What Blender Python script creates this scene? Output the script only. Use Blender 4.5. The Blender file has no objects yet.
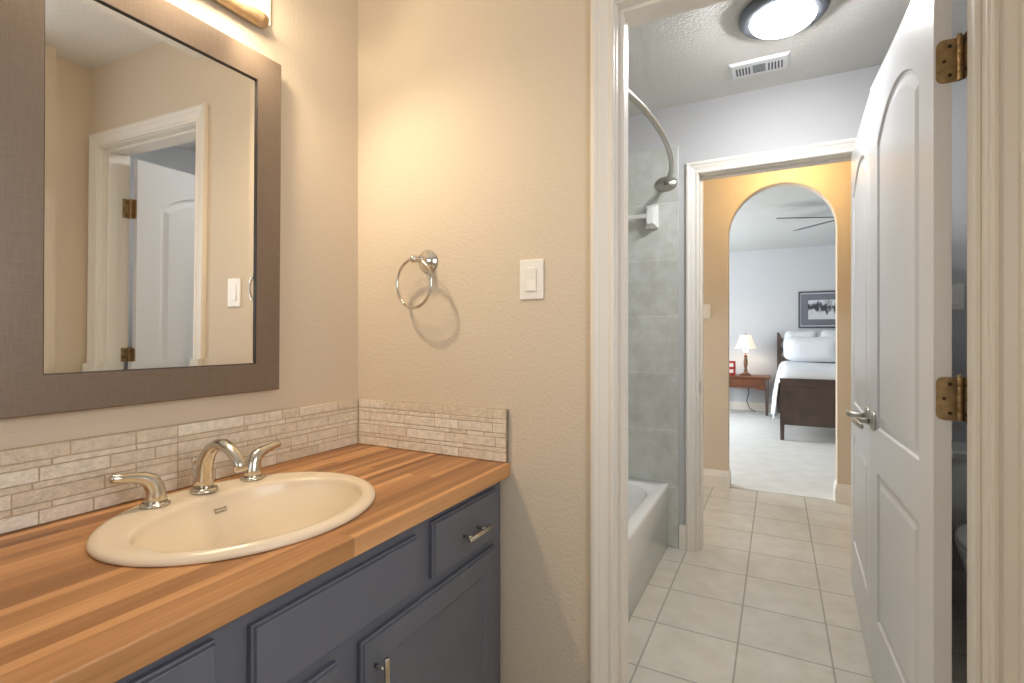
import bpy, bmesh, math, random
from mathutils import Vector, Matrix
random.seed(7)
PI = math.pi
sc = bpy.context.scene
COL = sc.collection

# ------------------------------------------------------------------ camera
cam = bpy.data.cameras.new('camera')
cam.sensor_width = 36.0
cam.lens = 36.0 * 507 / 1024
cam.shift_y = -5.0 / 1024
cam.clip_start = 0.02
camo = bpy.data.objects.new('camera', cam)
camo.location = (1.290, -1.313, 1.17)
camo.rotation_euler = (PI / 2, 0, math.radians(27.595))
COL.objects.link(camo)
sc.camera = camo

# ------------------------------------------------------------------ view, world, lights
sc.view_settings.view_transform = 'Standard'
sc.view_settings.look = 'None'
sc.view_settings.gamma = 1.0
sc.view_settings.exposure = 0.06
sc.view_settings.use_curve_mapping = False
try:
    sc.cycles.max_bounces = 10
    sc.cycles.diffuse_bounces = 6
    sc.cycles.glossy_bounces = 6
    sc.cycles.sample_clamp_indirect = 6.0
    sc.cycles.caustics_reflective = False
    sc.cycles.caustics_refractive = False
    sc.cycles.use_denoising = True
except Exception:
    pass
w = bpy.data.worlds.new('sky')
w.use_nodes = True
w.node_tree.nodes['Background'].inputs[0].default_value = (0.75, 0.87, 1.0, 1)
w.node_tree.nodes['Background'].inputs[1].default_value = 1.5
sc.world = w


def lamp(name, kind, loc, energy, color, size=0.05, rot=(0, 0, 0), size_y=None):
    d = bpy.data.lights.new(name, kind)
    d.energy = energy
    d.color = color
    if kind == 'AREA':
        d.size = size
        if size_y:
            d.shape = 'RECTANGLE'
            d.size_y = size_y
    else:
        d.shadow_soft_size = size
    o = bpy.data.objects.new(name, d)
    o.location = loc
    o.rotation_euler = rot
    COL.objects.link(o)
    return o


WARM = (1.0, 0.81, 0.58)
COOL = (0.84, 0.92, 1.0)
# just outside window openings: added fill for vanity room and hall, daylight for bedroom
lamp('vanity_back_fill', 'AREA', (0.95, -2.66, 1.45), 2.5, COOL, 1.1, (PI / 2, 0, 0), 1.3)  # added cool fill from behind the camera
lamp('vanity_side_fill', 'AREA', (1.93, -0.93, 1.45), 16.5, (0.96, 0.97, 1.0), 0.85, (0, PI / 2, 0), 1.3)  # added fill for the cabinets and mirror wall
lamp('daylight_bedroom_window', 'AREA', (-1.62, 5.2, 1.5), 215, (0.93, 0.97, 1.0), 2.4, (0, -PI / 2, 0), 1.6)
lamp('hall_fill', 'AREA', (-0.82, 2.33, 1.0), 24, (0.90, 0.94, 1.0), .85, (0, -PI / 2, 0), 1.6)  # added neutral fill for the lower part of the arch wall
# the hall's ceiling lamp, out of sight above the far doorway
lamp('hall_lamp', 'POINT', (1.36, 2.55, 2.38), 13, (1.0, 0.65, 0.27), 0.06)


# ------------------------------------------------------------------ materials
def lin(c):
    return tuple((v / 255 / 12.92 if v / 255 <= 0.04045 else ((v / 255 + 0.055) / 1.055) ** 2.4) for v in c)


def mat(name, rgb, rough=0.5, metal=0.0, bump=None, vary=None, emit=None, spec=None, coat=0.0):
    """rgb in sRGB 0-255; bump=(scale, distance); vary=(scale, amount)"""
    m = bpy.data.materials.new(name)
    m.use_nodes = True
    nt = m.node_tree
    b = nt.nodes['Principled BSDF']
    col = lin(rgb)
    b.inputs['Base Color'].default_value = (*col, 1)
    b.inputs['Roughness'].default_value = rough
    b.inputs['Metallic'].default_value = metal
    if spec is not None:
        b.inputs['Specular IOR Level'].default_value = spec
    if coat:
        b.inputs['Coat Weight'].default_value = coat
        b.inputs['Coat Roughness'].default_value = 0.1
    tc = nt.nodes.new('ShaderNodeTexCoord')
    if vary:
        n = nt.nodes.new('ShaderNodeTexNoise')
        n.inputs['Scale'].default_value = vary[0]
        n.inputs['Detail'].default_value = 5
        nt.links.new(tc.outputs['Object'], n.inputs['Vector'])
        r = nt.nodes.new('ShaderNodeValToRGB')
        a = vary[1]
        r.color_ramp.elements[0].position = 0.3
        r.color_ramp.elements[1].position = 0.7
        r.color_ramp.elements[0].color = (*[max(0, c * (1 - a)) for c in col], 1)
        r.color_ramp.elements[1].color = (*[min(1, c * (1 + a)) for c in col], 1)
        nt.links.new(n.outputs['Fac'], r.inputs['Fac'])
        nt.links.new(r.outputs['Color'], b.inputs['Base Color'])
    if bump:
        n = nt.nodes.new('ShaderNodeTexNoise')
        n.inputs['Scale'].default_value = bump[0]
        n.inputs['Detail'].default_value = 3
        nt.links.new(tc.outputs['Object'], n.inputs['Vector'])
        bp = nt.nodes.new('ShaderNodeBump')
        bp.inputs['Strength'].default_value = 1.0
        bp.inputs['Distance'].default_value = bump[1]
        nt.links.new(n.outputs['Fac'], bp.inputs['Height'])
        nt.links.new(bp.outputs['Normal'], b.inputs['Normal'])
    if emit:
        b.inputs['Emission Color'].default_value = (*emit[0], 1)
        b.inputs['Emission Strength'].default_value = emit[1]
    return m


def tile_mat(name, rgb, grout, sx, sy, off, axes, mortar=0.0035, rough=0.35, vary=0.10, vscale=7.0):
    """square tiles laid on the plane given by axes, e.g. 'xy' for a floor"""
    m = bpy.data.materials.new(name)
    m.use_nodes = True
    nt = m.node_tree
    L = nt.links
    b = nt.nodes['Principled BSDF']
    tc = nt.nodes.new('ShaderNodeTexCoord')
    sp = nt.nodes.new('ShaderNodeSeparateXYZ')
    L.new(tc.outputs['Object'], sp.inputs[0])
    cb = nt.nodes.new('ShaderNodeCombineXYZ')
    for i, a in enumerate(axes):
        ad = nt.nodes.new('ShaderNodeMath')
        ad.operation = 'SUBTRACT'
        ad.inputs[1].default_value = off[i]
        L.new(sp.outputs[a.upper()], ad.inputs[0])
        L.new(ad.outputs[0], cb.inputs[i])
    br = nt.nodes.new('ShaderNodeTexBrick')
    br.offset = 0.0
    br.squash = 1.0
    br.inputs['Scale'].default_value = 1.0
    br.inputs['Brick Width'].default_value = sx
    br.inputs['Row Height'].default_value = sy
    br.inputs['Mortar Size'].default_value = mortar
    br.inputs['Mortar Smooth'].default_value = 0.1
    c = lin(rgb)
    br.inputs['Color1'].default_value = (*[v * 0.96 for v in c], 1)
    br.inputs['Color2'].default_value = (*[min(1, v * 1.04) for v in c], 1)
    br.inputs['Mortar'].default_value = (*lin(grout), 1)
    L.new(cb.outputs[0], br.inputs['Vector'])
    n = nt.nodes.new('ShaderNodeTexNoise')
    n.inputs['Scale'].default_value = vscale
    n.inputs['Detail'].default_value = 8
    n.inputs['Roughness'].default_value = 0.65
    L.new(tc.outputs['Object'], n.inputs['Vector'])
    r = nt.nodes.new('ShaderNodeValToRGB')
    r.color_ramp.elements[0].position = 0.32
    r.color_ramp.elements[1].position = 0.68
    r.color_ramp.elements[0].color = (1 - vary, 1 - vary * 1.05, 1 - vary * 1.3, 1)
    r.color_ramp.elements[1].color = (1, 1, 1, 1)
    L.new(n.outputs['Fac'], r.inputs['Fac'])
    mx = nt.nodes.new('ShaderNodeMix')
    mx.data_type = 'RGBA'
    mx.blend_type = 'MULTIPLY'
    mx.inputs['Factor'].default_value = 1.0
    L.new(br.outputs['Color'], mx.inputs['A'])
    L.new(r.outputs['Color'], mx.inputs['B'])
    L.new(mx.outputs['Result'], b.inputs['Base Color'])
    mr = nt.nodes.new('ShaderNodeMapRange')
    mr.inputs['To Min'].default_value = rough
    mr.inputs['To Max'].default_value = 0.85
    L.new(br.outputs['Fac'], mr.inputs['Value'])
    L.new(mr.outputs[0], b.inputs['Roughness'])
    bp = nt.nodes.new('ShaderNodeBump')
    bp.invert = True
    bp.inputs['Strength'].default_value = 0.6
    bp.inputs['Distance'].default_value = 0.002
    L.new(br.outputs['Fac'], bp.inputs['Height'])
    L.new(bp.outputs['Normal'], b.inputs['Normal'])
    return m


def butcher_mat(name):
    m = bpy.data.materials.new(name)
    m.use_nodes = True
    nt = m.node_tree
    L = nt.links
    b = nt.nodes['Principled BSDF']
    tc = nt.nodes.new('ShaderNodeTexCoord')
    sp = nt.nodes.new('ShaderNodeSeparateXYZ')
    L.new(tc.outputs['Object'], sp.inputs[0])
    cb = nt.nodes.new('ShaderNodeCombineXYZ')
    L.new(sp.outputs['Y'], cb.inputs[0])
    L.new(sp.outputs['X'], cb.inputs[1])
    br = nt.nodes.new('ShaderNodeTexBrick')
    br.offset = 0.37
    br.offset_frequency = 3
    br.inputs['Scale'].default_value = 1.0
    br.inputs['Brick Width'].default_value = 0.62
    br.inputs['Row Height'].default_value = 0.0225
    br.inputs['Mortar Size'].default_value = 0.0004
    br.inputs['Mortar Smooth'].default_value = 0.3
    br.inputs['Color1'].default_value = (0, 0, 0, 1)
    br.inputs['Color2'].default_value = (1, 1, 1, 1)
    br.inputs['Mortar'].default_value = (0.25, 0.25, 0.25, 1)
    L.new(cb.outputs[0], br.inputs['Vector'])
    # long fibres along the boards
    mp = nt.nodes.new('ShaderNodeMapping')
    mp.inputs['Scale'].default_value = (95, 3.0, 95)
    L.new(tc.outputs['Object'], mp.inputs['Vector'])
    n = nt.nodes.new('ShaderNodeTexNoise')
    n.inputs['Scale'].default_value = 1.0
    n.inputs['Detail'].default_value = 6
    n.inputs['Roughness'].default_value = 0.6
    L.new(mp.outputs[0], n.inputs['Vector'])
    mp2 = nt.nodes.new('ShaderNodeMapping')
    mp2.inputs['Scale'].default_value = (16, 1.6, 16)
    L.new(tc.outputs['Object'], mp2.inputs['Vector'])
    n2 = nt.nodes.new('ShaderNodeTexNoise')
    n2.inputs['Scale'].default_value = 1.0
    n2.inputs['Detail'].default_value = 3
    L.new(mp2.outputs[0], n2.inputs['Vector'])
    a1 = nt.nodes.new('ShaderNodeMath')
    a1.operation = 'MULTIPLY_ADD'
    a1.inputs[1].default_value = 0.66
    L.new(br.outputs['Color'], a1.inputs[0])
    a2 = nt.nodes.new('ShaderNodeMath')
    a2.operation = 'MULTIPLY_ADD'
    a2.inputs[1].default_value = 0.62
    a2.inputs[2].default_value = -0.30
    L.new(n.outputs['Fac'], a2.inputs[0])
    a3 = nt.nodes.new('ShaderNodeMath')
    a3.operation = 'MULTIPLY_ADD'
    a3.inputs[1].default_value = 0.5
    L.new(n2.outputs['Fac'], a3.inputs[0])
    L.new(a2.outputs[0], a3.inputs[2])
    L.new(a3.outputs[0], a1.inputs[2])
    r = nt.nodes.new('ShaderNodeValToRGB')
    e = r.color_ramp.elements
    e[0].position = 0.0
    e[0].color = (*lin((108, 68, 38)), 1)
    e[1].position = 1.0
    e[1].color = (*lin((214, 160, 108)), 1)
    for p, c in ((0.26, (134, 90, 51)), (0.5, (164, 115, 70)), (0.76, (190, 138, 88))):
        x = e.new(p)
        x.color = (*lin(c), 1)
    L.new(a1.outputs[0], r.inputs['Fac'])
    L.new(r.outputs['Color'], b.inputs['Base Color'])
    b.inputs['Roughness'].default_value = 0.38
    bp = nt.nodes.new('ShaderNodeBump')
    bp.inputs['Strength'].default_value = 0.4
    bp.inputs['Distance'].default_value = 0.0006
    L.new(n.outputs['Fac'], bp.inputs['Height'])
    L.new(bp.outputs['Normal'], b.inputs['Normal'])
    return m


def frame_mat(name):
    """champagne brown with a fine woven brushing"""
    m = mat(name, (136, 116, 100), 0.40, 0.35)
    nt = m.node_tree
    L = nt.links
    b = nt.nodes['Principled BSDF']
    tc = nt.nodes.new('ShaderNodeTexCoord')
    outs = []
    for s in ((60, 900, 25), (60, 25, 900)):
        mp = nt.nodes.new('ShaderNodeMapping')
        mp.inputs['Scale'].default_value = s
        L.new(tc.outputs['Object'], mp.inputs['Vector'])
        n = nt.nodes.new('ShaderNodeTexNoise')
        n.inputs['Scale'].default_value = 1.0
        n.inputs['Detail'].default_value = 3
        L.new(mp.outputs[0], n.inputs['Vector'])
        outs.append(n.outputs['Fac'])
    ad = nt.nodes.new('ShaderNodeMath')
    ad.operation = 'ADD'
    L.new(outs[0], ad.inputs[0])
    L.new(outs[1], ad.inputs[1])
    r = nt.nodes.new('ShaderNodeValToRGB')
    r.color_ramp.elements[0].position = 0.35
    r.color_ramp.elements[1].position = 0.65
    r.color_ramp.elements[0].color = (*lin((120, 106, 93)), 1)
    r.color_ramp.elements[1].color = (*lin((136, 121, 107)), 1)
    hf = nt.nodes.new('ShaderNodeMath')
    hf.operation = 'MULTIPLY'
    hf.inputs[1].default_value = 0.5
    L.new(ad.outputs[0], hf.inputs[0])
    L.new(hf.outputs[0], r.inputs['Fac'])
    L.new(r.outputs['Color'], b.inputs['Base Color'])
    return m


def art_mat(name):
    """black and white print: a dark ragged band across a pale sheet"""
    m = bpy.data.materials.new(name)
    m.use_nodes = True
    nt = m.node_tree
    L = nt.links
    b = nt.nodes['Principled BSDF']
    b.inputs['Roughness'].default_value = 0.35
    tc = nt.nodes.new('ShaderNodeTexCoord')
    sp = nt.nodes.new('ShaderNodeSeparateXYZ')
    L.new(tc.outputs['Object'], sp.inputs[0])
    mp = nt.nodes.new('ShaderNodeMapping')
    mp.inputs['Scale'].default_value = (22, 1, 11)
    L.new(tc.outputs['Object'], mp.inputs['Vector'])
    n = nt.nodes.new('ShaderNodeTexNoise')
    n.inputs['Scale'].default_value = 1.0
    n.inputs['Detail'].default_value = 6
    L.new(mp.outputs[0], n.inputs['Vector'])
    d = nt.nodes.new('ShaderNodeMath')
    d.operation = 'SUBTRACT'
    d.inputs[1].default_value = 1.605
    L.new(sp.outputs['Z'], d.inputs[0])
    ab = nt.nodes.new('ShaderNodeMath')
    ab.operation = 'ABSOLUTE'
    L.new(d.outputs[0], ab.inputs[0])
    sc_ = nt.nodes.new('ShaderNodeMath')
    sc_.operation = 'MULTIPLY_ADD'
    sc_.inputs[1].default_value = 5.0
    L.new(ab.outputs[0], sc_.inputs[0])
    n3 = nt.nodes.new('ShaderNodeMath')
    n3.operation = 'MULTIPLY_ADD'
    n3.inputs[1].default_value = 1.8
    n3.inputs[2].default_value = -0.75
    L.new(n.outputs['Fac'], n3.inputs[0])
    L.new(n3.outputs[0], sc_.inputs[2])
    r = nt.nodes.new('ShaderNodeValToRGB')
    r.color_ramp.elements[0].position = 0.22
    r.color_ramp.elements[1].position = 0.6
    r.color_ramp.elements[0].color = (*lin((60, 64, 72)), 1)
    r.color_ramp.elements[1].color = (*lin((214, 217, 224)), 1)
    L.new(sc_.outputs[0], r.inputs['Fac'])
    L.new(r.outputs['Color'], b.inputs['Base Color'])
    return m


M = {}
M['wall'] = mat('beige_wall_paint', (214, 200, 179), 0.75, bump=(110, 0.0018))
M['bath_wall'] = mat('pale_grey_wall_paint', (192, 192, 193), 0.75, bump=(110, 0.0014))
M['bed_wall'] = mat('bedroom_wall_paint', (204, 206, 210), 0.8, bump=(110, 0.0014))
M['ceil'] = mat('ceiling_texture', (226, 225, 221), 0.9, bump=(80, 0.004))
M['bed_ceil'] = mat('bedroom_ceiling_paint', (208, 210, 208), 0.9, bump=(80, 0.003))
M['trim'] = mat('white_trim_paint', (232, 227, 218), 0.36)
M['door'] = mat('white_door_paint', (216, 216, 217), 0.30, bump=(40, 0.0004))
M['floor'] = tile_mat('floor_tile', (209, 206, 197), (170, 168, 160), 0.308, 0.308, (0.85 - 0.308 * 6, 0.80 - 0.308 * 12), 'xy', 0.0035, 0.33, 0.16, 9)
M['tubtile_far'] = tile_mat('tub_wall_tile', (205, 208, 204), (222, 224, 220), 0.46, 0.316, (0.354 - 0.46, 0.334 - 0.316 * 3), 'xz', 0.0025, 0.28, 0.24, 11)
M['tubtile_side'] = tile_mat('tub_wall_tile_side', (205, 208, 204), (222, 224, 220), 0.46, 0.316, (0.13, 0.334 - 0.316 * 3), 'yz', 0.0025, 0.28, 0.24, 11)
M['carpet'] = mat('pale_carpet', (226, 227, 226), 0.98, bump=(260, 0.006), vary=(8, 0.05))
M['butcher'] = butcher_mat('butcher_block')
M['navy'] = mat('slate_blue_paint', (98, 101, 111), 0.38, bump=(30, 0.0006))
M['navy_dark'] = mat('cabinet_inside', (70, 72, 80), 0.7)
M['nickel'] = mat('brushed_nickel', (214, 208, 196), 0.2, 1.0)
M['chrome'] = mat('polished_chrome', (226, 222, 214), 0.09, 1.0)
M['satin'] = mat('satin_nickel', (186, 184, 176), 0.3, 1.0)
M['brass'] = mat('aged_brass', (158, 134, 98), 0.38, 0.85, vary=(60, 0.25))
M['screw'] = mat('dark_screw', (58, 40, 26), 0.5, 0.6)
M['bisque'] = mat('bisque_porcelain', (231, 214, 187), 0.2)
M['mark'] = mat('grey_print', (105, 92, 70), 0.5)
M['frame'] = frame_mat('brown_mirror_frame')
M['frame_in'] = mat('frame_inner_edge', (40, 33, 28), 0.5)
M['glass'] = mat('mirror_silver', (250, 250, 248), 0.015, 1.0)
M['white_plastic'] = mat('white_plastic', (238, 236, 230), 0.3)
M['grout'] = mat('mosaic_grout', (192, 172, 142), 0.9)
for i, c in enumerate(((232, 223, 206), (225, 214, 194), (238, 231, 216), (220, 208, 187), (230, 220, 202))):
    M['mosaic%d' % i] = mat('mosaic_tile', c, 0.18, bump=(170, 0.0034), vary=(70, 0.11))
M['bulb'] = mat('lit_bulb', (255, 250, 240), 0.5, emit=((1.0, 0.86, 0.66), 5))
M['dome'] = mat('lit_glass_dome', (250, 250, 248), 0.4, emit=((0.98, 0.985, 1.0), 118))
M['pewter'] = mat('pewter_metal', (128, 132, 140), 0.35, 0.8)
M['bronze'] = mat('champagne_metal', (176, 150, 116), 0.35, 0.5, vary=(40, 0.15))
M['plate_cream'] = mat('cream_enamel', (240, 232, 216), 0.3)
M['tub'] = mat('white_tub_enamel', (240, 240, 238), 0.1, coat=0.5)
M['ceramic'] = mat('white_ceramic', (238, 238, 236), 0.12)
M['vent'] = mat('white_vent_paint', (232, 234, 236), 0.4)
M['vent_dark'] = mat('dark_vent_gap', (96, 100, 108), 0.8)
M['wood_red'] = mat('cherry_wood', (108, 62, 38), 0.35, vary=(9, 0.22))
M['wood_dark'] = mat('dark_walnut', (82, 68, 63), 0.45, vary=(6, 0.22))
M['linen'] = mat('white_linen', (226, 230, 236), 0.9, bump=(22, 0.004))
M['mattress'] = mat('mattress_ticking', (214, 206, 194), 0.9)
M['shade'] = mat('lit_fabric_shade', (250, 240, 220), 0.8, emit=((1.0, 0.87, 0.66), 0.45))
M['lamp_base'] = mat('antique_bronze', (112, 84, 62), 0.4, 0.6)
M['black'] = mat('black_plastic', (24, 24, 26), 0.5)
M['red'] = mat('red_plastic', (150, 30, 34), 0.35)
M['pale_face'] = mat('pale_dial', (226, 214, 208), 0.4)
M['pic_frame'] = mat('grey_picture_frame', (84, 86, 92), 0.35, 0.3)
M['pic_fillet'] = mat('silver_fillet', (196, 198, 204), 0.35, 0.2)
M['pic_mat'] = mat('grey_mat_board', (118, 120, 130), 0.85)
M['art'] = art_mat('monochrome_print')
M['fan_dark'] = mat('fan_blade_grey', (96, 98, 100), 0.5)
M['fan_white'] = mat('fan_white_metal', (226, 226, 226), 0.35)
M['pane'] = mat('window_pane', (255, 255, 255), 0.0)
_nt = M['pane'].node_tree
_tr = _nt.nodes.new('ShaderNodeBsdfTransparent')
_gl = _nt.nodes.new('ShaderNodeBsdfGlossy')
_gl.inputs['Roughness'].default_value = 0.0
_mx = _nt.nodes.new('ShaderNodeMixShader')
_mx.inputs[0].default_value = 0.06
_nt.links.new(_tr.outputs[0], _mx.inputs[1])
_nt.links.new(_gl.outputs[0], _mx.inputs[2])
_nt.links.new(_mx.outputs[0], _nt.nodes['Material Output'].inputs['Surface'])


# ------------------------------------------------------------------ mesh helpers
class MB:
    def __init__(s):
        s.v, s.f, s.m, s.sm = [], [], [], []

    def face(s, idx, m=0, smooth=False):
        s.f.append(tuple(idx)); s.m.append(m); s.sm.append(smooth)

    def box(s, x0, x1, y0, y1, z0, z1, m=0):
        b = len(s.v)
        s.v += [(x, y, z) for z in (z0, z1) for y in (y0, y1) for x in (x0, x1)]
        for q in ((0, 2, 3, 1), (4, 5, 7, 6), (0, 1, 5, 4), (2, 6, 7, 3), (0, 4, 6, 2), (1, 3, 7, 5)):
            s.face([b + i for i in q], m)
        return s

    def loft(s, rings, closed=True, cap0=True, cap1=True, m=0, smooth=True):
        b = len(s.v)
        n = len(rings[0])
        for r in rings:
            s.v += [tuple(p) for p in r]
        for i in range(len(rings) - 1):
            for j in range(n if closed else n - 1):
                k = (j + 1) % n
                s.face((b + i * n + j, b + i * n + k, b + (i + 1) * n + k, b + (i + 1) * n + j), m, smooth)
        if cap0:
            s.face([b + j for j in range(n)][::-1], m)
        if cap1:
            s.face([b + (len(rings) - 1) * n + j for j in range(n)], m)
        return s

    def prism(s, poly, axis, a0, a1, m=0):
        """poly: 2-D points in the two other axes (in xyz order) extruded along axis"""
        def P(p, a):
            q = list(p); q.insert('xyz'.index(axis), a); return tuple(q)
        return s.loft([[P(p, a0) for p in poly], [P(p, a1) for p in poly]], m=m, smooth=False)

    def tube(s, pts, rad, n=12, m=0, up=None, cap=True):
        """sweep; rad = number, or per-point numbers, or per-point (a, b) ellipse radii (a along 'up' side vector)"""
        pts = [Vector(p) for p in pts]
        if not isinstance(rad, (list, tuple)):
            rad = [rad] * len(pts)
        rings = []
        prev = None
        for i, p in enumerate(pts):
            t = (pts[min(i + 1, len(pts) - 1)] - pts[max(i - 1, 0)]).normalized()
            if up is not None:
                u = Vector(up) - t * t.dot(Vector(up))
            elif prev is None:
                a = Vector((0, 0, 1)) if abs(t.z) < 0.9 else Vector((1, 0, 0))
                u = a - t * t.dot(a)
            else:
                u = prev - t * t.dot(prev)
            u.normalize()
            prev = u
            v = t.cross(u)
            ra, rb = rad[i] if isinstance(rad[i], (list, tuple)) else (rad[i], rad[i])
            rings.append([p + u * ra * math.cos(2 * PI * k / n) + v * rb * math.sin(2 * PI * k / n) for k in range(n)])
        return s.loft(rings, cap0=cap, cap1=cap, m=m)

    def lathe(s, prof, c, axis='z', n=32, m=0, cap0=True, cap1=True, dirn=1, sx=1.0, sy=1.0):
        """prof: (radius, height) pairs along the axis from c"""
        rings = []
        for r, h in prof:
            ring = []
            for k in range(n):
                a = 2 * PI * k / n
                p = [r * sx * math.cos(a), r * sy * math.sin(a)]
                q = {'z': (p[0], p[1], h * dirn), 'y': (p[0], h * dirn, p[1]), 'x': (h * dirn, p[0], p[1])}[axis]
                ring.append((c[0] + q[0], c[1] + q[1], c[2] + q[2]))
            rings.append(ring)
        return s.loft(rings, cap0=cap0, cap1=cap1, m=m)

    def ball(s, c, r, n=16, m=0, sx=1, sy=1, sz=1):
        rings = []
        for i in range(1, n // 2):
            a = PI * i / (n // 2)
            rings.append([(c[0] + sx * r * math.sin(a) * math.cos(2 * PI * k / n), c[1] + sy * r * math.sin(a) * math.sin(2 * PI * k / n), c[2] - sz * r * math.cos(a)) for k in range(n)])
        return s.loft(rings, m=m)

    def build(s, name, mats, parent=None, bevel=0.0, origin=None, seg=2, subsurf=0):
        me = bpy.data.meshes.new(name)
        o = bpy.data.objects.new(name, me)
        if parent is not None:
            off = Vector(getattr(s, 'local', False) and (0, 0, 0) or world_loc(parent))
        else:
            off = Vector(origin) if origin else Vector((0, 0, 0))
        me.from_pydata([tuple(Vector(p) - off) for p in s.v], [], s.f)
        if not isinstance(mats, (list, tuple)):
            mats = [mats]
        for mm in mats:
            me.materials.append(mm)
        me.polygons.foreach_set('material_index', s.m)
        me.polygons.foreach_set('use_smooth', s.sm)
        bm = bmesh.new()
        bm.from_mesh(me)
        bmesh.ops.recalc_face_normals(bm, faces=bm.faces)
        bm.to_mesh(me)
        bm.free()
        me.update()
        COL.objects.link(o)
        if parent is not None:
            o.parent = parent
        else:
            o.location = off
        if bevel:
            md = o.modifiers.new('bevel', 'BEVEL')
            md.width = bevel
            md.segments = seg
            md.limit_method = 'ANGLE'
            md.angle_limit = math.radians(40)
        if subsurf:
            md = o.modifiers.new('subsurf', 'SUBSURF')
            md.levels = md.render_levels = subsurf
        return o


def world_loc(o):
    p = Vector((0, 0, 0))
    while o is not None:
        p += o.location
        o = o.parent
    return p


def thing(name, loc, label, cat, group=None, rz=0.0, kind=None):
    o = bpy.data.objects.new(name, None)
    o.empty_display_size = 0.05
    o.location = loc
    o.rotation_euler = (0, 0, rz)
    COL.objects.link(o)
    if label:
        o['label'] = label
    if cat:
        o['category'] = cat
    if group:
        o['group'] = group
    if kind:
        o['kind'] = kind
    return o


def tag(o, label=None, cat=None, group=None, kind=None):
    if label: o['label'] = label
    if cat: o['category'] = cat
    if group: o['group'] = group
    if kind: o['kind'] = kind
    return o


def struct(o, label, cat):
    return tag(o, label, cat, None, 'structure')


def ellipse(cx, cy, z, a, b, n=64):
    return [(cx + a * math.cos(2 * PI * k / n), cy + b * math.sin(2 * PI * k / n), z) for k in range(n)]


def rrect(x0, x1, y0, y1, r, z, n=8):
    pts = []
    for cx_, cy_, a0 in ((x1 - r, y1 - r, 0), (x0 + r, y1 - r, PI / 2), (x0 + r, y0 + r, PI), (x1 - r, y0 + r, 3 * PI / 2)):
        for k in range(n + 1):
            a = a0 + PI / 2 * k / n
            pts.append((cx_ + r * math.cos(a), cy_ + r * math.sin(a), z))
    return pts


# ------------------------------------------------------------------ dimensions
H = 2.448
OPL, OPR, OPH = 0.915, 1.655, 2.05      # both bathroom doorways
WR = 1.75                              # right wall of the vanity room
BR_ = 2.45                              # right wall of the bathroom
YB = -2.5                               # back wall of the vanity room
FY = 1.60                               # far bathroom wall
AY = 2.93                               # arched hall wall
BY = 7.55                               # bedroom far wall

# ------------------------------------------------------------------ shell: floors, ceilings, walls
b = MB(); b.box(-0.7, 3.1, YB - .12, AY + .02, -0.05, 0.0)
struct(b.build('floor', M['floor']), 'pale square ceramic floor tiles running from the bathroom into the hall', 'floor')
b = MB(); b.box(-1.6, 4.1, AY + .02, BY + .1, -0.05, 0.004)
struct(b.build('floor_bedroom', M['carpet']), 'pale bedroom carpet beyond the arch', 'floor')
b = MB(); b.box(-0.7, 3.1, YB - .12, AY + .06, H, H + .05)
struct(b.build('ceiling', M['ceil']), 'textured off white ceiling over the bathroom', 'ceiling')
b = MB(); b.box(-1.6, 4.1, AY + .06, BY + .1, 2.53, 2.58)
struct(b.build('ceiling_bedroom', M['bed_ceil']), 'pale bedroom ceiling seen through the arch', 'ceiling')

b = MB(); b.box(-0.12, 0, YB, 0.0, 0, H)
struct(b.build('wall_left', M['wall']), 'beige textured wall behind the framed mirror', 'wall')
b = MB(); b.box(-0.12, 0, 0.12, FY, 0, H)
struct(b.build('wall_tub', M['bath_wall']), 'bathroom side wall along the tub', 'wall')
b = MB()
b.box(-0.12, OPL - .02, 0, 0.06, 0, H); b.box(OPR + .02, BR_, 0, 0.06, 0, H); b.box(OPL - .02, OPR + .02, 0, 0.06, OPH + .02, H)
struct(b.build('wall_end', M['wall']), 'beige textured wall with the towel ring and light switch', 'wall')
b = MB()
b.box(-0.12, OPL - .02, 0.06, 0.12, 0, H); b.box(OPR + .02, BR_, 0.06, 0.12, 0, H); b.box(OPL - .02, OPR + .02, 0.06, 0.12, OPH + .02, H)
struct(b.build('wall_bath_near', M['bath_wall']), 'bathroom side of the wall around the near doorway', 'wall')
# right wall of the vanity room with an unseen opening added for fill light
W3a, W3b = -1.36, -0.50
b = MB()
b.box(WR, WR + .12, W3b, 0, 0, H); b.box(WR, WR + .12, YB, W3a, 0, H); b.box(WR, WR + .12, W3a, W3b, 2.08, H); b.box(WR, WR + .12, W3a, W3b, 0, .82)
struct(b.build('wall_right', M['wall']), 'beige wall on the right of the vanity room', 'wall')
# back wall with an unseen window added to let fill in
b = MB()
b.box(-0.12, 0.42, YB - .12, YB, 0, H); b.box(1.48, WR + .12, YB - .12, YB, 0, H)
b.box(0.42, 1.48, YB - .12, YB, 0, 0.85); b.box(0.42, 1.48, YB - .12, YB, 2.08, H)
struct(b.build('wall_back', M['wall']), 'beige wall behind the camera with an added window', 'wall')
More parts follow.
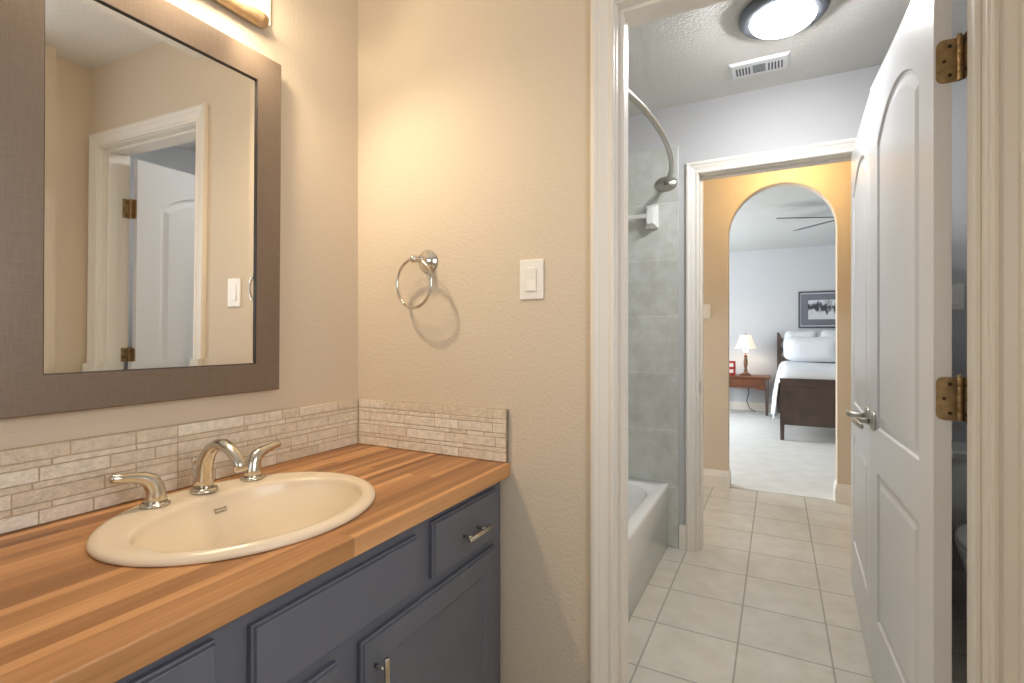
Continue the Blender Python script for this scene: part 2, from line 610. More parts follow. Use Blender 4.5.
# far bathroom wall
b = MB()
b.box(-0.12, OPL - .02, FY, FY + .06, 0, H); b.box(OPR + .02, BR_, FY, FY + .06, 0, H); b.box(OPL - .02, OPR + .02, FY, FY + .06, OPH + .02, H)
struct(b.build('wall_bath_far', M['bath_wall']), 'pale grey bathroom wall around the far doorway', 'wall')
b = MB()
b.box(-0.7, OPL - .02, FY + .06, FY + .12, 0, H); b.box(OPR + .02, 3.1, FY + .06, FY + .12, 0, H); b.box(OPL - .02, OPR + .02, FY + .06, FY + .12, OPH + .02, H)
struct(b.build('wall_hall_near', M['wall']), 'hall side of the wall around the far doorway', 'wall')
b = MB(); b.box(BR_, BR_ + .12, 0, FY + .06, 0, H)
struct(b.build('wall_bath_right', M['bath_wall']), 'bathroom wall on the right beyond the toilet', 'wall')
b = MB(); b.box(-0.7, -0.6, FY + .12, 1.9, 0, H); b.box(-0.7, -0.6, 2.76, AY, 0, H); b.box(-0.7, -0.6, 1.9, 2.76, 1.9, H); b.box(-0.7, -0.6, 1.9, 2.76, 0, .25)  # gap in this wall added to admit the hall fill
struct(b.build('wall_hall_left', M['wall']), 'left end wall of the hall', 'wall')
b = MB(); b.box(3.0, 3.1, FY + .12, AY, 0, H)
struct(b.build('wall_hall_right', M['wall']), 'right end wall of the hall', 'wall')
# arched wall between hall and bedroom
AL, AR, ASP = 0.955, 1.668, 1.955
ac, ar = (AL + AR) / 2, (AR - AL) / 2
arc = [(ac + ar * math.cos(PI - PI * k / 40), ASP + ar * math.sin(PI - PI * k / 40)) for k in range(41)]
poly = [(-1.6, 0), (AL, 0)] + arc + [(AR, 0), (4.1, 0), (4.1, 2.53), (-1.6, 2.53)]
b = MB()
ya, yb_ = AY, AY + .12
n0 = len(b.v)
for y in (ya, yb_):
    b.v += [(-1.6, y, 0), (AL, y, 0), (AR, y, 0), (4.1, y, 0), (4.1, y, 2.53), (-1.6, y, 2.53)]
    b.v += [(p[0], y, p[1]) for p in arc]
N = 6 + 41
for k, fl in ((0, 1), (N, -1)):
    L_ = [k + 0, k + 1, k + 6] + [k + 6 + i for i in range(1, 21)]
    b.face([k + 0, k + 1] + [k + 6 + i for i in range(21)] + [k + 5])
    b.face([k + 2, k + 3, k + 4] + [k + 6 + i for i in range(20, 41)])
    b.face([k + 5, k + 6 + 20, k + 4])
b.face((1, N + 1, N + 6, 6))
for i in range(40):
    b.face((6 + i, 6 + i + 1, N + 6 + i + 1, N + 6 + i), 0, True)
b.face((6 + 40, N + 6 + 40, N + 2, 2))
struct(b.build('wall_hall_arch', M['wall']), 'beige hall wall with a round topped arch into the bedroom', 'wall')
# bedroom shell
b = MB(); b.box(-1.6, 4.1, BY, BY + .1, 0, 2.53)
struct(b.build('wall_bedroom_far', M['bed_wall']), 'pale grey bedroom wall behind the bed', 'wall')
b = MB()
b.box(-1.6, -1.5, AY + .12, 4.0, 0, 2.53); b.box(-1.6, -1.5, 6.4, BY, 0, 2.53); b.box(-1.6, -1.5, 4.0, 6.4, 0, .7); b.box(-1.6, -1.5, 4.0, 6.4, 2.3, 2.53)
struct(b.build('wall_bedroom_left', M['bed_wall']), 'bedroom side wall with the window', 'wall')
b = MB(); b.box(4.0, 4.1, AY + .12, BY, 0, 2.53)
struct(b.build('wall_bedroom_right', M['bed_wall']), 'right hand bedroom wall', 'wall')


def window(name, axis, c, a0, a1, z0, z1, label, n=2):
    """frame in an opening; axis = the wall's normal"""
    r = thing(name, ((a0 + a1) / 2, c, z0) if axis == 'y' else (c, (a0 + a1) / 2, z0), label, 'window', kind='structure')
    f = MB()
    def bx(u0, u1, w0, w1, d=.03):
        if axis == 'y': f.box(u0, u1, c - d, c + d, w0, w1)
        else: f.box(c - d, c + d, u0, u1, w0, w1)
    t = .045
    bx(a0, a0 + t, z0, z1); bx(a1 - t, a1, z0, z1); bx(a0 + t, a1 - t, z0, z0 + t); bx(a0 + t, a1 - t, z1 - t, z1)
    for i in range(1, n):
        u = a0 + (a1 - a0) * i / n
        bx(u - t / 2, u + t / 2, z0 + t, z1 - t)
    f.build('window_frame', M['trim'], r)
    g = MB()
    if axis == 'y': g.box(a0 + t, a1 - t, c - .003, c + .003, z0 + t, z1 - t)
    else: g.box(c - .003, c + .003, a0 + t, a1 - t, z0 + t, z1 - t)
    g.build('window_pane', M['pane'], r)


window('added_window_1', 'y', YB - .06, .42, 1.48, .85, 2.08, 'added fill light window in the wall behind the camera')  # unseen, added as a way in for the back fill
window('window_2', 'x', -1.55, 4.0, 6.4, .7, 2.3, 'wide window in the bedroom side wall', 3)
window('added_window_4', 'x', -.65, 1.9, 2.76, .25, 1.9, 'added fill light window at the left end of the hall')  # unseen, added so the hall gets neutral light
window('added_window_3', 'x', WR + .06, W3a, W3b, .82, 2.08, 'added fill light window in the right wall of the vanity room')  # unseen, added to pass the side fill

# ------------------------------------------------------------------ trim
CAS = [(0, 0), (0, .011), (.004, .0135), (.010, .0135), (.013, .010), (.018, .010), (.026, .0125), (.036, .016), (.041, .016), (.045, .019), (.051, .021), (.058, .020), (.063, .016), (.063, 0)]


def casing_path(b, xl, xr, h, yface, sgn, fn=None):
    """casing round a doorway; sgn = direction it stands proud of the wall (along y)"""
    fn = fn or (lambda u, d, z: (u, d, z))
    rings = []
    for i in range(4):
        ring = []
        for t, d in CAS:
            x = (xl - t) if i < 2 else (xr + t)
            z = 0 if i in (0, 3) else h + t
            ring.append(fn(x, yface + sgn * d, z))
        rings.append(ring)
    b.loft(rings, smooth=False)


def doorway_trim(name, y0, y1, s0, label):
    r = thing(name, ((OPL + OPR) / 2, (y0 + y1) / 2, 0), label, 'door trim', kind='structure')
    for sg, yy in ((-1, y0), (1, y1)):
        c = MB(); casing_path(c, OPL - .004, OPR + .004, OPH + .004, yy, sg)
        c.build('casing', M['trim'], r)
    j = MB()
    j.box(OPL - .02, OPL, y0, y1, 0, OPH); j.box(OPR, OPR + .02, y0, y1, 0, OPH); j.box(OPL - .02, OPR + .02, y0, y1, OPH, OPH + .02)
    # door stop
    j.box(OPL, OPL + .011, s0, s0 + .045, 0, OPH - .011); j.box(OPR - .011, OPR, s0, s0 + .045, 0, OPH - .011); j.box(OPL, OPR, s0, s0 + .045, OPH - .011, OPH)
    j.build('jamb', M['trim'], r, bevel=.002)
    return r


t1 = doorway_trim('trim_1', 0, .12, .03, 'white moulded casing and jamb of the near doorway')
t2 = doorway_trim('trim_2', FY, FY + .12, FY + .045, 'white moulded casing and jamb of the far doorway')
# strike plate on the far doorway's left jamb
s = MB(); s.box(OPL, OPL + .0015, FY + .008, FY + .04, .86, .92); s.build('strike_plate', M['satin'], t2)

BB = [(0, 0), (.014, 0), (.014, .085), (.011, .098), (.011, .104), (.007, .118), (.004, .13), (0, .13)]


def baseboard(name, pts, label, flip=1):
    """sweep of the baseboard profile along floor points; it stands to the left of the path (times flip)"""
    pts = [Vector((p[0], p[1])) for p in pts]
    rings = []
    for i, p in enumerate(pts):
        d0 = (p - pts[i - 1]).normalized() if i else (pts[1] - p).normalized()
        d1 = (pts[i + 1] - p).normalized() if i < len(pts) - 1 else d0
        n0 = Vector((-d0.y, d0.x)) * flip
        n1 = Vector((-d1.y, d1.x)) * flip
        nn = (n0 + n1).normalized()
        k = 1 / max(.3, nn.dot(n0))
        rings.append([(p.x + nn.x * t * k, p.y + nn.y * t * k, z) for t, z in BB])
    b = MB(); b.loft(rings, smooth=False)
    return struct(b.build(name, M['trim']), label, 'baseboard')


baseboard('baseboard_bath_far', [(.812, FY), (OPL - .067, FY)], 'short white baseboard between the tub tile and the far doorway', -1)
baseboard('baseboard_hall_left', [(-.6, AY), (AL, AY), (AL, AY + .12)], 'white baseboard at the left foot of the arch', -1)
baseboard('baseboard_hall_right', [(AR, AY + .12), (AR, AY), (3.0, AY)], 'white baseboard at the right foot of the arch', -1)
baseboard('baseboard_bedroom', [(-1.5, BY), (4.0, BY)], 'white baseboard along the bedroom far wall', -1)
baseboard('baseboard_bath_right', [(OPR + .07, FY), (BR_, FY)], 'white baseboard behind the toilet', -1)
baseboard('baseboard_vanity', [(.60, 0), (OPL - .067, 0)], 'white baseboard between the vanity and the doorway', -1)

# tile surround of the tub
b = MB(); b.box(0.012, .808, FY - .012, FY, 0, 2.225)
struct(b.build('wall_tile_far', M['tubtile_far'], bevel=.003), 'grey green square wall tiles at the end of the tub', 'wall tile')
b = MB(); b.box(0, .012, .12, FY, 0, 2.225)
struct(b.build('wall_tile_side', M['tubtile_side']), 'grey green square wall tiles along the tub', 'wall tile')

# ------------------------------------------------------------------ doors
PROF = [(0, 0), (.005, -.0055), (.014, -.0065), (.020, -.0055), (.040, -.0008)]


def door_outline(x0, x1, z0, z1, rise, off):
    x0, x1, z0 = x0 + off, x1 - off, z0 + off
    if rise <= 0:
        return [(x0, z0), (x1, z0), (x1, z1 - off), (x0, z1 - off)]
    hw = (x1 - x0) / 2 + off
    R = (hw * hw + rise * rise) / (2 * rise)
    zc = z1 + rise - R
    R -= off
    h2 = hw - off
    xm = (x0 + x1) / 2
    a = math.asin(h2 / R)
    return [(x0, z0), (x1, z0)] + [(xm + R * math.sin(a - 2 * a * k / 24), zc + R * math.cos(a - 2 * a * k / 24)) for k in range(25)]


def door_leaf(b, x0, x1, y0, y1, z0, z1):
    """two panel door, arched upper panel; both faces moulded"""
    st = .112
    pa, pb = x0 + st, x1 - st
    panels = [(pa, pb, z0 + .225, z0 + .715, 0), (pa, pb, z0 + .86, z0 + 1.80, .095)]
    for yf, sg in ((y0, 1), (y1, -1)):
        def V(p, d=0):
            return (p[0], yf - sg * d, p[1])
        def poly(pts):
            k = len(b.v); b.v.extend(V(p) for p in pts); b.face(range(k, k + len(pts)))
        poly([(x0, z0), (pa, z0), (pa, z1), (x0, z1)])
        poly([(pb, z0), (x1, z0), (x1, z1), (pb, z1)])
        poly([(pa, z0), (pb, z0), (pb, panels[0][2]), (pa, panels[0][2])])
        poly([(pa, panels[0][3]), (pb, panels[0][3]), (pb, panels[1][2]), (pa, panels[1][2])])
        top = door_outline(*panels[1], 0)[2:]
        mid = len(top) // 2
        poly(top[:mid + 1] + [((pa + pb) / 2, z1), (pb, z1)])
        poly(top[mid:] + [(pa, z1), ((pa + pb) / 2, z1)])
        for P in panels:
            b.loft([[V(p, d) for p in door_outline(*P, o)] for o, d in PROF], cap0=False, cap1=True, smooth=False)
    k = len(b.v)
    b.v += [(x0, y0, z0), (x1, y0, z0), (x1, y1, z0), (x0, y1, z0), (x0, y0, z1), (x1, y0, z1), (x1, y1, z1), (x0, y1, z1)]
    for q in ((0, 1, 2, 3), (4, 5, 6, 7), (0, 3, 7, 4), (1, 2, 6, 5)):
        b.face([k + i for i in q])


def lever(parent, x, y, z, sg, toward):
    """lever handle on the face y (proud along sg*y); the lever runs along toward*x"""
    r = thing('door_handle', (0, 0, 0), None, None)
    r.parent = parent
    q = MB(); q.local = True
    q.lathe([(.001, 0), (.033, 0), (.033, .004), (.028, .010), (.014, .013)], (x, y, z), 'y', 28, dirn=sg)
    q.build('rose', M['satin'], r)
    q = MB(); q.local = True
    Y = y + sg * .055
    q.tube([(x, y + sg * .010, z), (x, y + sg * .03, z), (x, Y - sg * .008, z), (x + toward * .006, Y, z), (x + toward * .03, Y + sg * .003, z), (x + toward * .075, Y + sg * .002, z - .002), (x + toward * .112, Y - sg * .003, z - .005)],
           [.010, .009, .010, .011, (.010, .008), (.010, .0065), (.008, .005)], 14)
    q.build('lever', M['satin'], r)


def door(name, pin, rz, wdt, y0, y1, label, face, sg, hinges=()):
    r = thing(name, pin, label, 'door', rz=rz, kind='structure')
    q = MB(); q.local = True
    door_leaf(q, .007, wdt, y0, y1, .006, 2.030)
    q.build('door_leaf', M['door'], r)
    q = face
    lever(r, wdt - .062, face, .885, sg, -1)
    lever(r, wdt - .062, y0 if face == y1 else y1, .885, -sg, -1)
    q = MB(); q.local = True
    q.box(wdt, wdt + .0012, y0 + .005, y1 - .005, .857, .913); q.build('latch_plate', M['satin'], r)
    for zc in hinges:
        h = thing('hinge', (0, 0, 0), None, None); h.parent = r
        # rounded leaf on the door's edge
        q = MB(); q.local = True
        ys = (y0 - .012, y1 - .004) if sg > 0 else (y0 + .004, y1 + .012)
        rr = .014
        zz0, zz1 = zc - .048, zc + .048
        outer = ys[1] if sg > 0 else ys[0]
        inner = ys[0] if sg > 0 else ys[1]
        sgn = 1 if outer > inner else -1
        pts = [(inner, zz0)]
        for a0, zc_, s_ in ((-PI / 2, zz0 + rr, 1), (0, zz1 - rr, 1)):
            for k in range(7):
                a = a0 + PI / 2 * k / 6
                pts.append((outer - sgn * rr + sgn * rr * math.cos(a), zc_ + rr * math.sin(a)))
        pts.append((inner, zz1))
        q.prism(pts, 'x', .0045, .0072)
        q.build('hinge_leaf', M['brass'], h)
        q = MB(); q.local = True
        for k in range(5):
            z0_ = zz0 + (zz1 - zz0) * k / 5
            q.lathe([(.0052, 0), (.0058, .0003), (.0060, .0012), (.0060, .0178), (.0058, .0187), (.0052, .019)], (0, 0, z0_), 'z', 14)
        q.lathe([(.003, 0), (.0055, .002), (.0045, .005), (.001, .006)], (0, 0, zz1), 'z', 14)
        q.build('hinge_knuckle', M['brass'], h)
        # the other leaf, on the jamb
        q = MB(); q.local = True
        q.box(-.034, 0, -.0085, -.0062, zz0, zz1) if sg > 0 else q.box(-.034, 0, .0062, .0085, zz0, zz1)
        q.build('jamb_leaf', M['brass'], h)
        for xx, dz in ((-.016, .032), (-.026, 0), (-.016, -.032)):
            q = MB(); q.local = True
            q.lathe([(.0038, 0), (.0038, .0008), (.002, .0014)], (xx, -sg * .0063, zc + dz), 'y', 12, dirn=sg)
            q.build('screw', M['screw'], h)
        for yy, dz in ((.016, .032), (.026, 0), (.016, -.032)):
            q = MB(); q.local = True
            q.lathe([(.0038, 0), (.0038, .0012), (.002, .0018)], (.0046, sg * yy, zc + dz), 'x', 12, dirn=-1)
            q.build('screw', M['screw'], h)
    return r


door('door_1', (1.646, .130, 0), math.radians(92.0), .700, .012, .044, 'open white two panel door hinged on the near doorway', .044, 1, (1.782, 1.032, .26))
door('door_2', (1.648, FY - .010, 0), math.radians(-91.8), .750, -.044, -.012, 'open white two panel door hinged on the far doorway', -.044, -1, (1.782, 1.032, .26))
# ------------------------------------------------------------------ vanity
FF, FR = .566, .584     # face frame, door fronts
VW = -1.24
van = thing('vanity_cabinet', (.28, -.6, 0), 'slate blue bathroom vanity cabinet under the wooden counter', 'cabinet')
b = MB()
b.box(.003, FF, -.020, -.004, .0, .760); b.box(.003, FF, VW, VW + .018, 0, .760)
b.box(.003, FF, VW + .018, -.02, .10, .118); b.box(.003, .012, VW + .018, -.02, .118, .760)
b.box(.47, .488, VW + .018, -.02, 0, .10)
# face frame
x0, x1 = FF - .02, FF
for ya_, yb2 in ((-.078, -.003), (-.430, -.332), (-.890, -.790), (VW, VW + .085)):
    b.box(x0, x1 + .0002, ya_, yb2, .10, .761)
for z0_, z1_ in ((.10, .145), (.562, .626), (.722, .761)):
    b.box(x0, x1, VW + .001, -.004, z0_, z1_)
b.box(x0, x1 - .0002, -.658, -.562, .10, .57)
b.build('carcass', M['navy'], van)


def front(name, y0, y1, z0, z1, panel=False):
    def R(o, x):
        return [(x, y0 + o, z0 + o), (x, y1 - o, z0 + o), (x, y1 - o, z1 - o), (x, y0 + o, z1 - o)]
    b = MB()
    rings = [R(0, FF + .001), R(0, FR - .008), R(.003, FR - .006), R(.0045, FR - .001), R(.006, FR)]
    if panel:
        rings += [R(.056, FR), R(.060, FR - .004), R(.064, FR - .007)]
    b.loft(rings, smooth=False)
    return b.build(name, M['navy'], van)


def pull(parent, c, along, half):
    b = MB()
    x = FR + .030
    d = Vector((0, 1, 0)) if along == 'y' else Vector((0, 0, 1))
    C_ = Vector((x, c[0], c[1]))
    b.tube([C_ - d * half, C_ - d * (half - .0012), C_ + d * (half - .0012), C_ + d * half], [.0048, .006, .006, .0048], 14)
    for s_ in (-1, 1):
        p = C_ + d * s_ * (half * .62)
        b.tube([(FR - .0005, p.y, p.z), (x, p.y, p.z)], .0042, 10)
    h = b.build('handle', M['nickel'], None)
    h.parent = parent
    h.location = -world_loc(parent)
    return h


for (y0, y1, cy_) in ((-.350, -.048, -.194), (-1.172, -.866, -1.028)):
    dr = front('drawer', y0, y1, .602, .736)
    pull(dr, (cy_, .663), 'y', .054)
front('false_drawer_panel', -.810, -.407, .604, .726)
d1 = front('cabinet_door', -.579, -.054, .118, .576, True)
pull(d1, (-.548, .480), 'z', .062)
d2 = front('cabinet_door', -1.166, -.639, .118, .576, True)
pull(d2, (-.672, .480), 'z', .062)

# counter with the sink cut-out
ct = MB()
SC = (.302, -.616)
CX0, CX1, CY0, CY1, CZ0, CZ1 = .002, .600, -1.262, -.002, .762, .800
NN = 96


def rect_pt(a):
    dx, dy = math.cos(a), math.sin(a)
    t = 1e9
    if dx > 1e-9: t = min(t, (CX1 - SC[0]) / dx)
    if dx < -1e-9: t = min(t, (CX0 - SC[0]) / dx)
    if dy > 1e-9: t = min(t, (CY1 - SC[1]) / dy)
    if dy < -1e-9: t = min(t, (CY0 - SC[1]) / dy)
    return SC[0] + dx * t, SC[1] + dy * t


angs = [2 * PI * k / NN for k in range(NN)]
for cxn, cyn in ((CX1, CY1), (CX0, CY1), (CX0, CY0), (CX1, CY0)):
    a = math.atan2(cyn - SC[1], cxn - SC[0]) % (2 * PI)
    i = min(range(NN), key=lambda k: abs(angs[k] - a))
    angs[i] = a
E_ = [(SC[0] + .212 * math.cos(a), SC[1] + .252 * math.sin(a)) for a in angs]
R_ = [rect_pt(a) for a in angs]
ct.loft([[(*p, CZ0) for p in E_], [(*p, CZ0) for p in R_], [(*p, CZ1) for p in R_], [(*p, CZ1) for p in E_], [(*p, CZ0) for p in E_]], cap0=False, cap1=False, smooth=False)
o = ct.build('countertop', M['butcher'], bevel=.003)
tag(o, 'butcher block wooden counter with oiled strips across the vanity', 'countertop')

# sink
snk = thing('sink', (SC[0], SC[1], CZ1), 'oval cream drop in sink set in the wooden counter', 'sink')
b = MB()
def ring(z, cx_, a_, b_):
    return ellipse(cx_, SC[1], z, a_, b_, 72)
OA, OB = .237, .274
rings = [ring(CZ1 + .0005, .302, OA - .004, OB - .004), ring(CZ1 + .002, .302, OA, OB), ring(CZ1 + .008, .302, OA - .001, OB - .001), ring(CZ1 + .013, .302, OA - .006, OB - .006), ring(CZ1 + .0162, .3025, OA - .014, OB - .014)]
for t, z in ((.08, .0166), (.4, .0158), (.7, .0150), (.9, .0140), (1.0, .0125), (1.06, .009), (1.11, .002), (1.16, -.010)):
    rings.append(ring(CZ1 + z, .3025 + (.334 - .3025) * min(t, 1.0), OA - .014 + (.172 - OA + .014) * t, OB - .014 + (.230 - OB + .014) * t))
rings += [ring(CZ1 - .035, .337, .150, .205), ring(CZ1 - .07, .34, .130, .180), ring(CZ1 - .105, .34, .100, .140), ring(CZ1 - .125, .34, .065, .09), ring(CZ1 - .132, .34, .03, .034), ring(CZ1 - .133, .34, .022, .022)]
b.loft(rings, cap0=False, cap1=True)
o = b.build('basin', M['bisque'], snk)
b = MB(); b.lathe([(.001, 0), (.021, 0), (.023, .002), (.019, .004), (.012, .003), (.001, .006)], (.34, SC[1], CZ1 - .1328), 'z', 24)
b.build('drain', M['chrome'], snk)
# maker's mark on the back slope of the bowl: two short lines of lettering with a swoosh before them
tx = bpy.data.curves.new('maker_mark', 'FONT')
tx.body = 'American\nStandard'
tx.size = .0078
tx.space_line = .85
tx.shear = .3
tx.extrude = .0002
tx.align_x = 'CENTER'
tx.align_y = 'CENTER'
tx.materials.append(M['mark'])
to = bpy.data.objects.new('maker_mark_text', tx)
COL.objects.link(to)
bpy.context.view_layer.update()
tm = bpy.data.meshes.new_from_object(to.evaluated_get(bpy.context.evaluated_depsgraph_get()))
bpy.data.objects.remove(to)
to = bpy.data.objects.new('maker_mark', tm)
COL.objects.link(to)
to.parent = snk
# lies on the back slope of the bowl
P = Vector((.1795, SC[1] + .010, CZ1 - .0205)) - Vector(snk.location)
nrm = Vector((.025, 0, .0165)).normalized()
xa = Vector((0, 1, 0)); ya2 = nrm.cross(xa)
to.matrix_local = Matrix.Translation(P + nrm * .0006) @ Matrix((xa, ya2, nrm)).transposed().to_4x4()

# faucet: spout and two lever handles
FAY = -.610
fz = CZ1 + .0160
fau = thing('faucet', (.128, FAY, fz), 'brushed nickel widespread faucet with two lever handles behind the sink', 'faucet')
b = MB()
b.lathe([(.001, 0), (.029, 0), (.029, .004), (.026, .008), (.018, .010)], (.126, FAY, fz), 'z', 28)
pts = [(.124, .004), (.124, .030), (.128, .058), (.139, .083), (.156, .101), (.177, .112), (.200, .114), (.222, .106), (.241, .092), (.254, .076), (.261, .063)]
rad = [(.0195, .0245), (.0185, .0215), (.0175, .019), (.0165, .0165), (.016, .0135), (.0155, .012), (.015, .0115), (.0145, .0115), (.014, .0115), (.0135, .0115), (.013, .011)]
b.tube([(x, FAY, fz + z) for x, z in pts], [(r1, r2) for r1, r2 in rad], 20, up=(0, 1, 0))
b.build('spout', M['nickel'], fau)
b = MB(); b.tube([(.088, FAY, fz - .002), (.088, FAY, fz + .060)], .0028, 10); b.ball((.088, FAY, fz + .066), .0075, 14)
b.build('lift_rod', M['nickel'], fau)
for sg, cyh in ((-1, -.716), (1, -.492)):
    b = MB()
    b.lathe([(.001, 0), (.0275, 0), (.0275, .004), (.0245, .007), (.017, .009)], (.131, cyh, fz), 'z', 28)
    b.tube([(.131, cyh, fz + .004), (.131, cyh, fz + .022), (.131, cyh + sg * .002, fz + .040), (.131, cyh + sg * .009, fz + .054), (.130, cyh + sg * .024, fz + .0625), (.130, cyh + sg * .042, fz + .067), (.129, cyh + sg * .060, fz + .070), (.129, cyh + sg * .076, fz + .073), (.129, cyh + sg * .081, fz + .0735)],
           [.0225, .0205, .0185, .0165, .013, .0105, .0092, .0088, .005], 18)
    b.build('handle', M['nickel'], fau)

# mosaic backsplash
bs = MB()
TH = .008
BSX = .590
ROWS = []
z = CZ1 + .002
for k in range(7):
    hgt = .0262 if k % 2 == 0 else .0112
    ROWS.append((z, z + hgt)); z += hgt + .0024
BST = z
bs.box(.0005, .0072, CY0, -.0005, CZ1 + .0005, BST, 5)
bs.box(.006, BSX, -.0072, -.0005, CZ1 + .0005, BST, 5)


def strip(u0, u1, z0, z1, wall, m):
    g = random.uniform(-.0006, .0012)
    if wall == 'x': bs.box(.005, TH + .001 + g, u0, u1, z0, z1, m)
    else: bs.box(u0, u1, -(TH + .001 + g), -.005, z0, z1, m)


rng = random.Random(11)
for wall, a, e in (('x', -.010, CY0), ('y', .012, BSX)):
    length = abs(e - a)
    sheet = .592
    for ri, (z0, z1) in enumerate(ROWS):
        s0_ = 0.0
        while s0_ < length - .01:
            s1_ = min(length, s0_ + sheet)
            u = s0_
            first = True
            while u < s1_ - .012:
                ln = rng.choice((.06, .09, .12, .15, .18)) if not first else rng.choice((.05, .09, .13, .17))
                first = False
                if s1_ - (u + ln) < .035: ln = s1_ - u
                q0, q1 = u + .0012, min(s1_, u + ln) - .0012
                if wall == 'x': strip(a - q1, a - q0, z0, z1, 'x', rng.randrange(5))
                else: strip(a + q0, a + q1, z0, z1, 'y', rng.randrange(5))
                u += ln
            s0_ = s1_
bsp = thing('tile_backsplash', (0.3, -.005, CZ1), 'cream mosaic strip tile backsplash above the wooden counter', 'backsplash')
bs.build('mosaic', [M['mosaic%d' % i] for i in range(5)] + [M['grout']], bsp, bevel=.0008, seg=1)
b = MB(); b.box(BSX, BSX + .003, -.010, -.0005, CZ1 + .0005, BST); b.build('edge_trim', M['satin'], bsp)

# ------------------------------------------------------------------ mirror
MY0, MY1, MZ0, MZ1, MWD = -.942, -.329, 1.018, 1.950, .079
mir = thing('wall_mirror', (.0, (MY0 + MY1) / 2, MZ0), 'rectangular wall mirror in a wide brown brushed frame', 'mirror')
b = MB()
def fr(o, x):
    return [(x, MY0 + o, MZ0 + o), (x, MY1 - o, MZ0 + o), (x, MY1 - o, MZ1 - o), (x, MY0 + o, MZ1 - o)]
b.loft([fr(0, .001), fr(0, .018), fr(.003, .021), fr(MWD - .002, .021)], cap0=False, cap1=False, smooth=False)
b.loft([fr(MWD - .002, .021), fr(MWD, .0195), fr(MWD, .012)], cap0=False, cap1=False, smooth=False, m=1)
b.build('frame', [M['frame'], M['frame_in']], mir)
b = MB()
gx = .0165
hy, hz = (MY1 - MY0) / 2 - MWD + .006, (MZ1 - MZ0) / 2 - MWD + .006
def gr(o, x):
    return [(x, -hy + o, -hz + o), (x, hy - o, -hz + o), (x, hy - o, hz - o), (x, -hy + o, hz - o)]
b.local = True
b.loft([gr(0, -.004), gr(0, -.0018), gr(.024, 0)], cap0=True, cap1=True, smooth=False)
g = b.build('mirror_glass', M['glass'], mir)
g.location = (gx, 0, (MZ1 - MZ0) / 2)
mir.rotation_euler = (0, .010, .0185)
mir.location.x = .0062
mir.location.z = MZ0

# ------------------------------------------------------------------ vanity light above the mirror
vl = thing('vanity_light', (0, -.62, 2.03), 'cream and champagne vanity light bar above the mirror', 'wall light')
b = MB(); b.box(.0005, .014, -.90, -.352, 2.052, 2.19); b.build('backplate', M['plate_cream'], vl, bevel=.003)
b = MB()
trough = []
for k in range(13):
    a = PI * k / 12
    trough.append((.026 + .026 * math.cos(PI - a), 2.052 - .026 * math.sin(a)))
rings = []
for yy, s_ in ((-.885, .6), (-.875, 1), (-.40, 1), (-.378, .8), (-.364, .35)):
    rings.append([(x * s_ + .0005, yy, 2.052 + (z - 2.052) * s_) for x, z in trough])
b.loft(rings, smooth=False); b.build('trough', M['bronze'], vl)
for yy in (-.47, -.65, -.82):
    b = MB(); b.lathe([(.012, 0), (.016, .004), (.016, .05), (.014, .055)], (.012, yy, 2.125), 'x', 18); b.build('socket', M['bronze'], vl)
    b = MB(); b.ball((.095, yy, 2.125), .030, 18); b.build('light_bulb', M['bulb'], vl)
    lamp('vanity_bulb_light', 'POINT', (.095, yy, 2.065), 2.6, WARM, .03)
    # the shaded bulb throws most of its light downward, out of the fixture
    sp = lamp('vanity_bulb_beam', 'SPOT', (.075, yy, 2.03), 16 if yy > -.5 else 5, WARM, .018)
    sp.rotation_euler = Vector((.36, .38 if yy > -.5 else .1, -.85)).to_track_quat('-Z', 'Y').to_euler()
    sp.data.spot_size = math.radians(125)
    sp.data.spot_blend = 1.0

# ------------------------------------------------------------------ towel ring
tr = thing('towel_ring', (.302, 0, 1.411), 'polished chrome towel ring mounted on the beige wall', 'towel ring')
b = MB()
b.lathe([(.036, 0), (.036, .004), (.032, .006), (.030, .010), (.026, .012), (.022, .018), (.014, .022), (.012, .030), (.015, .034), (.012, .038), (.010, .050)], (.302, -.0005, 1.411), 'y', 36, dirn=-1)
b.ball((.290, -.058, 1.411), .0135, 18)
b.build('mounting_post', M['chrome'], tr)
b = MB()
RC = Vector((.291, -.060, 1.335)); RR = .0755
tpts = []
rings = []
nn = 64
for k in range(nn):
    a = 2 * PI * k / nn
    cdir = Vector((math.cos(a) * .99, -math.cos(a) * .14, math.sin(a)))
    c_ = RC + cdir * RR
    rings.append([c_ + cdir * .0052 * math.cos(2 * PI * j / 10) + Vector((0, 1, 0)) * .0052 * math.sin(2 * PI * j / 10) for j in range(10)])
rings.append(rings[0])
b.loft(rings, cap0=False, cap1=False)
b.build('ring', M['chrome'], tr)


# ------------------------------------------------------------------ light switches
def switch(x, zc, y, label, wd=.0755, ht=.114, sy=-1):
    r = thing('light_switch', (x, y, zc - ht / 2), label, 'light switch', 'white wall light switches')
    b = MB(); b.box(x - wd / 2, x + wd / 2, y - .0055, y - .0004, zc - ht / 2, zc + ht / 2); b.build('wall_plate', M['white_plastic'], r, bevel=.0025)
    b = MB(); b.prism([(y - .0054, zc - .033), (y - .0095, zc - .033), (y - .0070, zc), (y - .0080, zc + .033), (y - .0054, zc + .033)], 'x', x - .0165, x + .0165)
    b.build('rocker', M['white_plastic'], r, bevel=.0008)
    for dz in (-.047, .047):
        b = MB(); b.lathe([(.0005, 0), (.0032, .0003), (.0028, .0010)], (x, y - .0054, zc + dz), 'y', 10, dirn=-1); b.build('screw', M['white_plastic'], r)


switch(.668, 1.333, 0, 'white rocker light switch on the beige wall right of the towel ring')
switch(.792, 1.368, AY, 'white light switch on the hall wall left of the arch')
switch(1.985, 1.345, FY, 'white light switch on the dim wall seen through the door gap')

